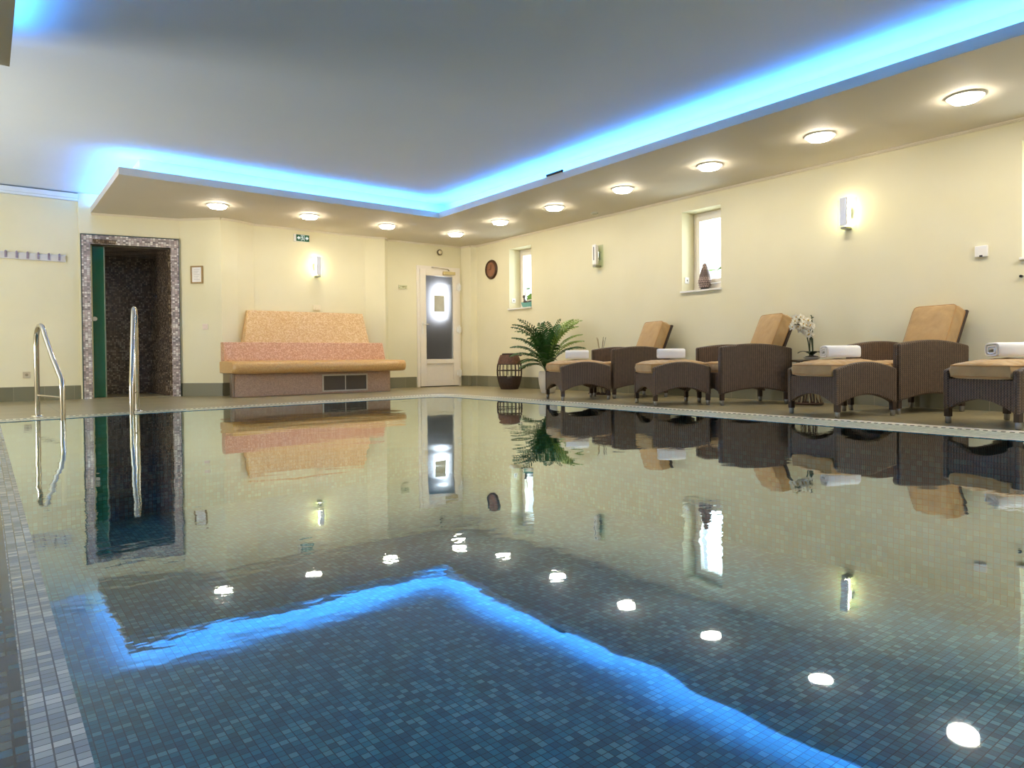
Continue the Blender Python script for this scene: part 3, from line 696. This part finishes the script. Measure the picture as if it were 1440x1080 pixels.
def make_chair(seed=1):
    r = thing('wicker_lounger', '', 'armchair'); L_, W_ = .73, .51
    for y in (0, W_):
        m = MB().strip(arc(-.03, L_+.05, .60, .635, .585, 16), arc(-.03, L_+.05, .11, .17, .11, 16), y-.035, y+.035); m.build('arm_panel', WICK, r, bevel=.016)
    m = MB().strip(arc(.0, W_, .33, .335, .33), arc(.0, W_, .12, .18, .12), -.02, .02, 'x'); m.build('front_panel', WICK, r, bevel=.006)
    m = MB().strip(arc(.0, W_, .56, .57, .56), arc(.0, W_, .14, .18, .14), L_-.0, L_+.04, 'x'); m.build('rear_panel', WICK, r, bevel=.006)
    MB().box(.02,L_,.03,W_-.03,.28,.315).build('seat_deck', WICKD, r)
    make_legs(r, L_, W_)
    c = put(cushion(L_-.08, W_-.085, .14, .3, seed=seed+3, edge=.09), Matrix.Translation((L_/2-.03, W_/2, .385))).build('seat_cushion', CUSH, r, smooth=True)
    put(pipe_ring(L_-.08, W_-.09, edge=.09), Matrix.Translation((L_/2-.03, W_/2, .385))).build('piping', PIPE, c, smooth=True)
    B = Matrix.Translation((L_-.09, W_/2, .40)) @ Matrix.Rotation(math.radians(23), 4, 'Y')      # local z runs up the reclined back
    m = MB().box(-.0,.03,-W_/2+.045,W_/2-.045,-.06,.55,B); m.build('back_frame', WICKD, r, bevel=.008)
    c = put(cushion(.56, W_-.08, .17, .5, seed=seed+7, pw=5, edge=.115), B @ Matrix.Translation((-.078,0,.26)) @ Matrix.Rotation(PI/2, 4, 'Y')).build('back_cushion', CUSH, r, smooth=True)
    put(pipe_ring(.56, W_-.08, edge=.117), B @ Matrix.Translation((-.078,0,.26)) @ Matrix.Rotation(PI/2, 4, 'Y')).build('piping', PIPE, c, smooth=True)
    return r
TZ = .062
def make_towel():
    """flattened roll of terry cloth: spiral ribbon with rounded rectangular turns, axis along local x"""
    m = MB(); lenx = .28; ro = []; ri = []; turns = 2.6; N = 90; th = .017
    for i in range(N+1):
        a = 2*PI*turns*i/N; k_ = 1-.0*i; c, s_ = math.cos(a), math.sin(a); e = .55
        sh = i/N; W_ = .028+.062*sh; H_ = .016+.045*sh
        ro.append((W_*math.copysign(abs(c)**e, c), H_*math.copysign(abs(s_)**e, s_)+TZ))
    vs = []; n = len(ro)
    def inner_(i):
        p = Vector(ro[i]); c = Vector((0,TZ)); d = (p-c); return p - d.normalized()*th*min(1, d.length/.03)
    rings_ = []
    for xx, sc in ((-lenx/2,.93), (-lenx/2+.012,1), (lenx/2-.012,1), (lenx/2,.93)):
        for i in range(n):
            p = Vector(ro[i]); c = Vector((0,TZ)); q = c+(p-c)*sc; vs.append((xx, q.x, q.y))
        for i in range(n):
            q = inner_(i); vs.append((xx, q.x, q.y))
    fs = []
    for s_ in range(3):
        o1, o2 = s_*2*n, (s_+1)*2*n
        for i in range(n-1):
            fs.append((o1+i, o2+i, o2+i+1, o1+i+1)); fs.append((o1+n+i+1, o2+n+i+1, o2+n+i, o1+n+i))
        fs.append((o1, o1+n, o2+n, o2)); fs.append((o1+n-1, o2+n-1, o2+2*n-1, o1+2*n-1))
    for o1, fl_ in ((0, 0), (3*2*n, 1)):
        for i in range(n-1):
            q = (o1+i, o1+i+1, o1+n+i+1, o1+n+i); fs.append(q if not fl_ else q[::-1])
    m.add(vs, fs); return m
chairs = [ # x, y, angle, label
 (6.04,5.78,-17,'brown wicker lounger chair with tan cushions farthest from the camera, beside the palm'),
 (5.99,4.22,-27,'brown wicker lounger chair with tan cushions left of the white orchid'),
 (6.13,2.57,-19,'brown wicker lounger chair with tan cushions right of the white orchid'),
 (6.13,1.10,-21,'brown wicker lounger chair mostly cut off by the right edge of the photo')]
otts = [
 (5.33,5.92,-21,'wicker ottoman with tan cushion in front of the palm pot'),
 (5.44,4.63,-27,'wicker ottoman with tan cushion before the lounger left of the orchid'),
 (5.43,2.74,-19,'wicker ottoman with tan cushion before the lounger right of the orchid'),
 (5.45,1.53,-21,'nearest wicker ottoman with tan cushion at the right edge of the photo')]
cp = make_chair(); op = make_ottoman(); 
for i, (x, y, a_, lb) in enumerate(chairs):
    o = cp if i == 0 else copy_tree(cp); o.location = (x,y,0); o.rotation_euler = (0,0,math.radians(a_)); tag(o, lb, 'armchair', 'wicker loungers along the right wall')
for i, (x, y, a_, lb) in enumerate(otts):
    o = op if i == 0 else copy_tree(op); o.location = (x,y,0); o.rotation_euler = (0,0,math.radians(a_)); tag(o, lb, 'ottoman', 'wicker ottomans in front of the loungers')
tm = make_towel().build('rolled_towel', TOWEL, None, smooth=True)
towels = ['rolled white towel on the farthest ottoman beside the palm','rolled white towel on the ottoman left of the orchid','rolled white towel on the ottoman right of the orchid','rolled white towel on the nearest ottoman, cut by the right edge']
for i, lb in enumerate(towels):
    o = tm if i == 0 else tm.copy()
    if i: COL.objects.link(o)
    x, y, a_, _ = otts[i]; th = math.radians(a_); lx, ly = (.29,.27)
    o.location = (x+lx*math.cos(th)-ly*math.sin(th), y+lx*math.sin(th)+ly*math.cos(th), .474)
    o.rotation_euler = (0,0,math.radians(-38 if i > 1 else -42)); tag(o, lb, 'towel', 'rolled towels on the ottomans')

# ------------------------------------------------------------------ floor lantern
r = thing('floor_lantern', 'barrel shaped dark rattan lantern on the floor in the far corner', 'lantern', (6.70,8.72,0))
def rz(z): return .115+.088*math.sin(PI*min(1, max(0, (z+.02)/.60)))**.62
def shell(z0, z1, n=10): return [(rz(z0+(z1-z0)*i/n), z0+(z1-z0)*i/n) for i in range(n+1)]
WOV = plain('woven rattan', srgb(92,60,42), .6, var=.35, nscale=40, bump=.8, bscale=90); WOVD = plain('dark woven rattan', srgb(60,42,34), .6, var=.35, nscale=40, bump=.8, bscale=90)
m = MB(); pr_ = shell(.01,.19); pr_ += [(a-.012, z) for a, z in pr_[::-1]]; m.lathe(pr_, 36, cap=False); m.lathe([(rz(.01),.0),(rz(.01),.012)], 36); m.build('lower_basket', WOVD, r, smooth=True)
m = MB(); pr_ = shell(.40,.55); pr_ += [(a-.012, z) for a, z in pr_[::-1]]; m.lathe(pr_, 36, cap=False); m.build('upper_basket', WOV, r, smooth=True)
for k_ in range(18):
    a_ = 2*PI*k_/18; m = MB(); m.tube([(rz(z)*math.cos(a_)*.985, rz(z)*math.sin(a_)*.985, z) for z in (.18,.25,.30,.36,.41)], .0065, 6); m.build('slat', WOVD, r, smooth=True)
for z in (.20,.30,.40):
    MB().tube([(rz(z)*math.cos(2*PI*i/36), rz(z)*math.sin(2*PI*i/36), z) for i in range(36)], .007, 6, closed=True).build('hoop', WOVD, r, smooth=True)
MB().tube([(.105*math.cos(2*PI*i/30), .105*math.sin(2*PI*i/30), .56) for i in range(30)], .016, 8, closed=True).build('rim', WOVD, r, smooth=True)
MB().tube([(.09,-.03,.565),(.13,-.06,.55),(.165,-.085,.535),(.18,-.095,.55)], .01, 8).build('handle', BLACK, r, smooth=True)
g_ = MB().lathe([(.085,.05),(.09,.10),(.09,.42)], 24, cap=False).build('glass_insert', glass_mat('lantern glass', (.9,.92,.88,1), .05), r, smooth=True)
MB().lathe([(.04,.05),(.04,.22),(.0001,.225)], 20).build('candle', plain('ivory candle', srgb(236,228,206), .5), r, smooth=True)

# ------------------------------------------------------------------ potted palm
r = thing('potted_palm', 'green areca palm in a tall white pot behind the farthest ottoman', 'plant', (6.36,7.38,0))
MB().lathe([(.085,.0),(.10,.01),(.125,.12),(.135,.22),(.125,.30),(.115,.31),(.108,.30),(.108,.27)], 36).build('pot', POT, r, smooth=True)
MB().lathe([(.108,.26),(.108,.275),(.0001,.28)], 24).build('soil', SOIL, r)
def frond(az, lift, length, droop, n=22, base=(0,0,.28), lw=.012, ll=.19, twist=0.):
    m = MB(); pts = []; d = Vector((math.cos(az), math.sin(az), 0)); p = Vector(base)
    for i in range(n+1):
        f = i/n; g_ = min(1, f/.42); el = 1.5*(1-g_)+lift*g_ - droop*max(0, f-.25)**1.3
        pts.append(p.copy()); p = p + (d*math.cos(el)+Vector((0,0,math.sin(el))))*length/n
    m.tube(pts, [.007*(1-.8*i/n) for i in range(n+1)], 5)
    for i in range(int(n*.3), n+1):
        f = (i/n-.3)/.7; t = (pts[min(i+1,n)]-pts[max(i-1,0)]).normalized(); side = t.cross(Vector((0,0,1))).normalized(); up = side.cross(t)
        le = ll*(math.sin(PI*(.14+.80*f))**.7)*random.uniform(.85,1.1)
        for s_ in (-1, 1):
            dd = (side*s_*math.cos(.6)+t*.75+up*.30).normalized(); p0 = pts[i]; wv = t*lw
            q1 = p0+dd*le*.45; q2 = p0+dd*le*.8-Vector((0,0,le*.18)); q3 = p0+dd*le-Vector((0,0,le*.42))
            m.add([p0-wv*.3, p0+wv*.3, q1+wv+up*.002, q1-wv, q2+wv*.7, q2-wv*.7, q3], [(0,1,2,3),(3,2,4,5),(5,4,6)])
    return m
import mathutils
# bearings in the room: toward camera-left is about +y/-x, toward camera-right about -y/+x
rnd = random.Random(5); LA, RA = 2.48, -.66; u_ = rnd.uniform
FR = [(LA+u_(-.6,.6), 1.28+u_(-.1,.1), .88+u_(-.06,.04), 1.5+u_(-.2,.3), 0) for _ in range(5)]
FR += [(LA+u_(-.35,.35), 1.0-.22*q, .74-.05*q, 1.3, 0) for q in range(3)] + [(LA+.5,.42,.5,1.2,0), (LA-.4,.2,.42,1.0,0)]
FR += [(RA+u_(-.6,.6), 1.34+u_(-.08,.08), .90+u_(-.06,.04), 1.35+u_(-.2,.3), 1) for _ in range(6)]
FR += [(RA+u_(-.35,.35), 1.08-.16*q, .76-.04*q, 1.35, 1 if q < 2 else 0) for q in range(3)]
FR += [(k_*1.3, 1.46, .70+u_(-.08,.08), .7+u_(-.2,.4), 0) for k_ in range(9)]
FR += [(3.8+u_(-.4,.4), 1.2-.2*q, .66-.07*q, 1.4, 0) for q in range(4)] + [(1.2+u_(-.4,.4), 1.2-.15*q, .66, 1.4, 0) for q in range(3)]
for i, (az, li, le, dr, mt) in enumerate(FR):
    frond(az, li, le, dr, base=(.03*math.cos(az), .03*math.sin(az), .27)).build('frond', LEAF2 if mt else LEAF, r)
for i in range(6):
    a_ = i*1.05; MB().tube([(.02*math.cos(a_),.02*math.sin(a_),.26),(.03*math.cos(a_),.03*math.sin(a_),.45),(.05*math.cos(a_),.05*math.sin(a_),.66)], [.012,.009,.005], 6).build('stalk', STEM, r, smooth=True)

# ------------------------------------------------------------------ side tables (round top on a bundle of sticks)
def side_table(loc, label):
    r = thing('side_table', label, 'table', loc, 0, 'round side tables between the loungers')
    MB().lathe([(.165,.44),(.17,.445),(.17,.458),(.165,.463)], 40).build('table_top', plain('dark glass top', srgb(74,62,44), .2), r, smooth=True)
    MB().tube([(.13*math.cos(2*PI*i/30), .13*math.sin(2*PI*i/30), .02) for i in range(30)], .012, 8, closed=True).build('base_ring', BARK, r, smooth=True)
    for k_ in range(26):
        a_ = 2*PI*k_/26+random.uniform(-.1,.1); b_ = a_+random.uniform(-.9,.9); rr = random.uniform(.05,.09)
        MB().tube([(.13*math.cos(a_),.13*math.sin(a_),.02), (rr*math.cos((a_+b_)/2),rr*math.sin((a_+b_)/2),.22), (.12*math.cos(b_),.12*math.sin(b_),.44)], .0055, 6).build('stick', TWIG if k_ % 2 else BARK, r, smooth=True)
    return r
side_table((6.47,6.47,0), 'round stick based side table between the palm and the farthest lounger')
side_table((6.63,3.64,0), 'round stick based side table carrying the white orchid')
# reed diffuser on the first table
r = thing('reed_diffuser', 'small glass bottle with thin reeds on the table by the palm', 'diffuser', (6.52,6.48,.463))
MB().lathe([(.028,.0),(.032,.005),(.032,.05),(.014,.065),(.014,.08)], 20).build('bottle', glass_mat('amber glass', (.75,.66,.5,1), .02), r, smooth=True)
for k_ in range(9):
    a_ = random.uniform(0,2*PI); s_ = random.uniform(.03,.08); MB().tube([(0,0,.01),(s_*math.cos(a_),s_*math.sin(a_),random.uniform(.26,.33))], .0025, 5).build('reed', BARK if k_ % 2 else TWIG, r)
# orchid
r = thing('white_orchid', 'white potted orchid with several stems between the second and third lounger', 'plant', (6.62,3.60,.463))
MB().lathe([(.05,0),(.055,.005),(.075,.018),(.08,.028),(.074,.028),(.05,.012)], 24).build('shallow_bowl', plain('pale ceramic bowl', srgb(206,198,176), .35), r, smooth=True)
MB().lathe([(.068,.012),(.06,.034),(.0001,.045)], 20).build('moss', SOIL, r, smooth=True)
ODK = plain('dark green orchid leaf', srgb(34,52,28), .35, var=.2)
for k_ in range(8):
    a_ = k_*.8+.2; le = random.uniform(.09,.15); d = Vector((math.cos(a_),math.sin(a_),0)); s_ = Vector((-d.y,d.x,0)); m = MB(); vs = []; n_ = 7
    for i in range(n_+1):
        f = i/n_; w_ = .022*math.sin(PI*min(1,.08+f*.9))**.6; c = d*le*f+Vector((0,0,.035+.06*math.sin(f*2.2)-.02*f)); vs += [c-s_*w_+Vector((0,0,.006)), c, c+s_*w_+Vector((0,0,.006))]
    m.add(vs, [q for i in range(n_) for q in ((3*i,3*i+1,3*i+4,3*i+3),(3*i+1,3*i+2,3*i+5,3*i+4))]); m.build('leaf', ODK, r, smooth=True)
def flower(m, c, az, s_=.034):
    Mf = Matrix.Translation(c) @ Matrix.Rotation(az,4,'Z') @ Matrix.Rotation(random.uniform(-.3,.3),4,'Y')
    for k_ in range(5):
        a_ = PI/2+2*PI*k_/5; w_ = .55 if k_ in (1,4) else .34
        e = Vector((0,math.cos(a_),math.sin(a_))); g_ = Vector((0,-math.sin(a_),math.cos(a_)))
        m.add([Vector((0,0,0)), e*s_*.5+g_*s_*w_+Vector((.004,0,0)), e*s_*1.05+Vector((-.003,0,0)), e*s_*.5-g_*s_*w_+Vector((.004,0,0))], [(0,1,2,3)], Mf)
stems = [(2.6,.38,.19),(2.5,.33,.16),(2.35,.29,.10),(1.8,.42,.02),(-.6,.40,.04),(2.9,.35,.13)]
for k_, (az, hgt, out_) in enumerate(stems):
    d = Vector((math.cos(az),math.sin(az),0)); off_ = Vector((.02*math.cos(k_*2.1), .02*math.sin(k_*2.1), .03)); pts = []
    for i in range(13):
        f = i/12; pts.append(off_+Vector((0,0,hgt*math.sin(min(1.75, f*1.75))*1.0))+d*out_*f**1.8)
    MB().tube(pts, .0055, 6).build('flower_stem', plain('dark green stem', srgb(48,62,34), .5), r, smooth=True)
    if k_ in (3, 4): continue
    for i in range(6, 13):
        for q in range(2):
            c = pts[i]+Vector((random.uniform(-.03,.03),random.uniform(-.03,.03),random.uniform(-.03,.03)))
            m = MB(); flower(m, c, PI+.6+random.uniform(-.7,.7), random.uniform(.034,.044)); fo = m.build('flower', PETAL, r); MB().ball(c-Vector((.006,.004,0)), (.006,.007,.008), 8, 5).build('flower_lip', LIP, fo, smooth=True)

# ------------------------------------------------------------------ window sill objects
r = thing('boat_planter', 'teal boat shaped bowl with a dark reclining figure on the far window sill', 'ornament', (XW+.14,8.86,WZ0))
TEAL = plain('teal glaze', srgb(108,166,158), .35, var=.15); DK = plain('dark bronze', srgb(66,58,56), .4, var=.2)
m = MB(); vs = []; 
for (sc, z) in ((.55,.0),(.8,.03),(1.0,.085),(.9,.085),(.7,.04)):
    for k_ in range(24):
        a_ = 2*PI*k_/24; vs.append((.062*sc*math.sin(a_), .15*sc*math.copysign(abs(math.cos(a_))**.8, math.cos(a_)), z+(.02*abs(math.cos(a_))**4 if z > .05 else 0)))
m.add(vs, [(i*24+k_, i*24+(k_+1) % 24, (i+1)*24+(k_+1) % 24, (i+1)*24+k_) for i in range(4) for k_ in range(24)]+[tuple(range(24))[::-1], tuple(96+k_ for k_ in range(24))]); m.build('bowl', TEAL, r, smooth=True)
m = MB(); m.tube([(0,.085,.17),(0,.075,.14),(0,.05,.10),(0,-.02,.085),(0,-.08,.10),(0,-.13,.105),(0,-.145,.06)], [.014,.02,.03,.028,.024,.02,.016], 10); m.tube([(.0,.07,.14),(-.035,.06,.10),(-.035,.0,.10)], [.011,.009,.007], 8)
m.build('figure_body', DK, r, smooth=True); MB().ball((0,.088,.195), (.022,.026,.03)).build('figure_head', DK, r, smooth=True)
m = MB()
for k_ in range(6): m.tube([(0.02,.10,.08),(.03,.09+random.uniform(-.05,.05),.30+random.uniform(-.05,.09))], .0025, 5)
m.build('twigs', TWIG, r)
r = thing('cone_lantern', 'scaled cone shaped lantern on the middle window sill', 'lantern', (XW+.13,5.31,WZ0))
SC1 = plain('mauve grey scales', srgb(150,128,120), .5, var=.35, nscale=60)
MB().lathe([(.055,0),(.058,.006),(.05,.035),(.0001,.036)], 24).build('base', BLACK, r, smooth=True)
MB().lathe([(.05,.03),(.072,.07),(.078,.12),(.066,.19),(.044,.26),(.02,.32),(.0001,.35)], 24).build('cone_body', plain('dark cone core', srgb(96,80,76), .6), r, smooth=True)
m = MB()
for ring_ in range(11):
    z = .045+ring_*.027; rr = .078*(1-max(0, z-.11)/.26)**.9 if z > .11 else .06+.018*(z-.03)/.08; cnt = max(5, int(2*PI*rr/.024))
    for k_ in range(cnt):
        a_ = 2*PI*(k_+.5*(ring_ % 2))/cnt; c, s_ = math.cos(a_), math.sin(a_); w_ = .013
        m.add([(rr*c+w_*s_, rr*s_-w_*c, z+.018), (rr*c-w_*s_, rr*s_+w_*c, z+.018), ((rr+.008)*c-w_*.8*s_, (rr+.008)*s_+w_*.8*c, z), ((rr+.012)*c,(rr+.012)*s_, z-.012), ((rr+.008)*c+w_*.8*s_, (rr+.008)*s_-w_*.8*c, z)], [(0,1,2,3,4)])
m.build('scales', SC1, r)

# ------------------------------------------------------------------ light
def area(name, loc, rot, sx, sy, power, col):
    l_ = bpy.data.lights.new(name, 'AREA'); l_.shape = 'RECTANGLE'; l_.size = sx; l_.size_y = sy; l_.energy = power; l_.color = col
    o = bpy.data.objects.new(name, l_); COL.objects.link(o); o.location = loc; o.rotation_euler = rot; return o
# daylight from the glazed passage at the left of the hall, and the rest of the hall lamps behind the camera
area('passage_window_light', (-3.3,7.4,.7), (0,-PI/2-.95,0), .8, 1.0, 135, (1,.97,.98))
for x, y in ((6.08,.85),(6.08,-.35),(6.08,-1.6)):
    area('hall_lamp_light', (x,y,ZS-.04), (0,0,0), .2, .2, 26, (1,.92,.8))
for y in (-1.6,.2,2.0,3.8):
    area('hall_lamp_light', (-.25,y,ZS-.04), (0,0,0), .2, .2, 5, (1,.94,.86))
for a_, b_ in WINS:
    area('window_daylight', (XW+NX+.15,(a_+b_)/2,1.85), (0,PI/2,0), .9, .5, 11, (.85,.93,1))
w_ = bpy.data.worlds.new('World'); S.world = w_; w_.use_nodes = True; nt_ = w_.node_tree; bg = nt_.nodes['Background']
bg.inputs[0].default_value = (.86,.93,1,1); bg.inputs[1].default_value = 2.2

# ------------------------------------------------------------------ camera
F, yaw, pit, rol, cy = 960.7, math.radians(37.76), math.radians(-.91), math.radians(-.52), 516.9
f = Vector((math.sin(yaw)*math.cos(pit), math.cos(yaw)*math.cos(pit), math.sin(pit))); rr = Vector((math.cos(yaw), -math.sin(yaw), 0)); uu = rr.cross(f)
r2 = rr*math.cos(rol)+uu*math.sin(rol); u2 = -rr*math.sin(rol)+uu*math.cos(rol)
cd = bpy.data.cameras.new('camera'); cam = bpy.data.objects.new('camera', cd); COL.objects.link(cam)
cam.matrix_world = Matrix(((r2.x,u2.x,-f.x,0),(r2.y,u2.y,-f.y,0),(r2.z,u2.z,-f.z,HC),(0,0,0,1)))
cd.sensor_width = 36; cd.lens = F/1440*36; cd.shift_y = (cy-540)/1440; cd.clip_start = .02
S.camera = cam
vs_ = S.view_settings; vs_.view_transform = 'Standard'; vs_.look = 'None'; vs_.gamma = 1; vs_.exposure = .2; vs_.use_curve_mapping = False
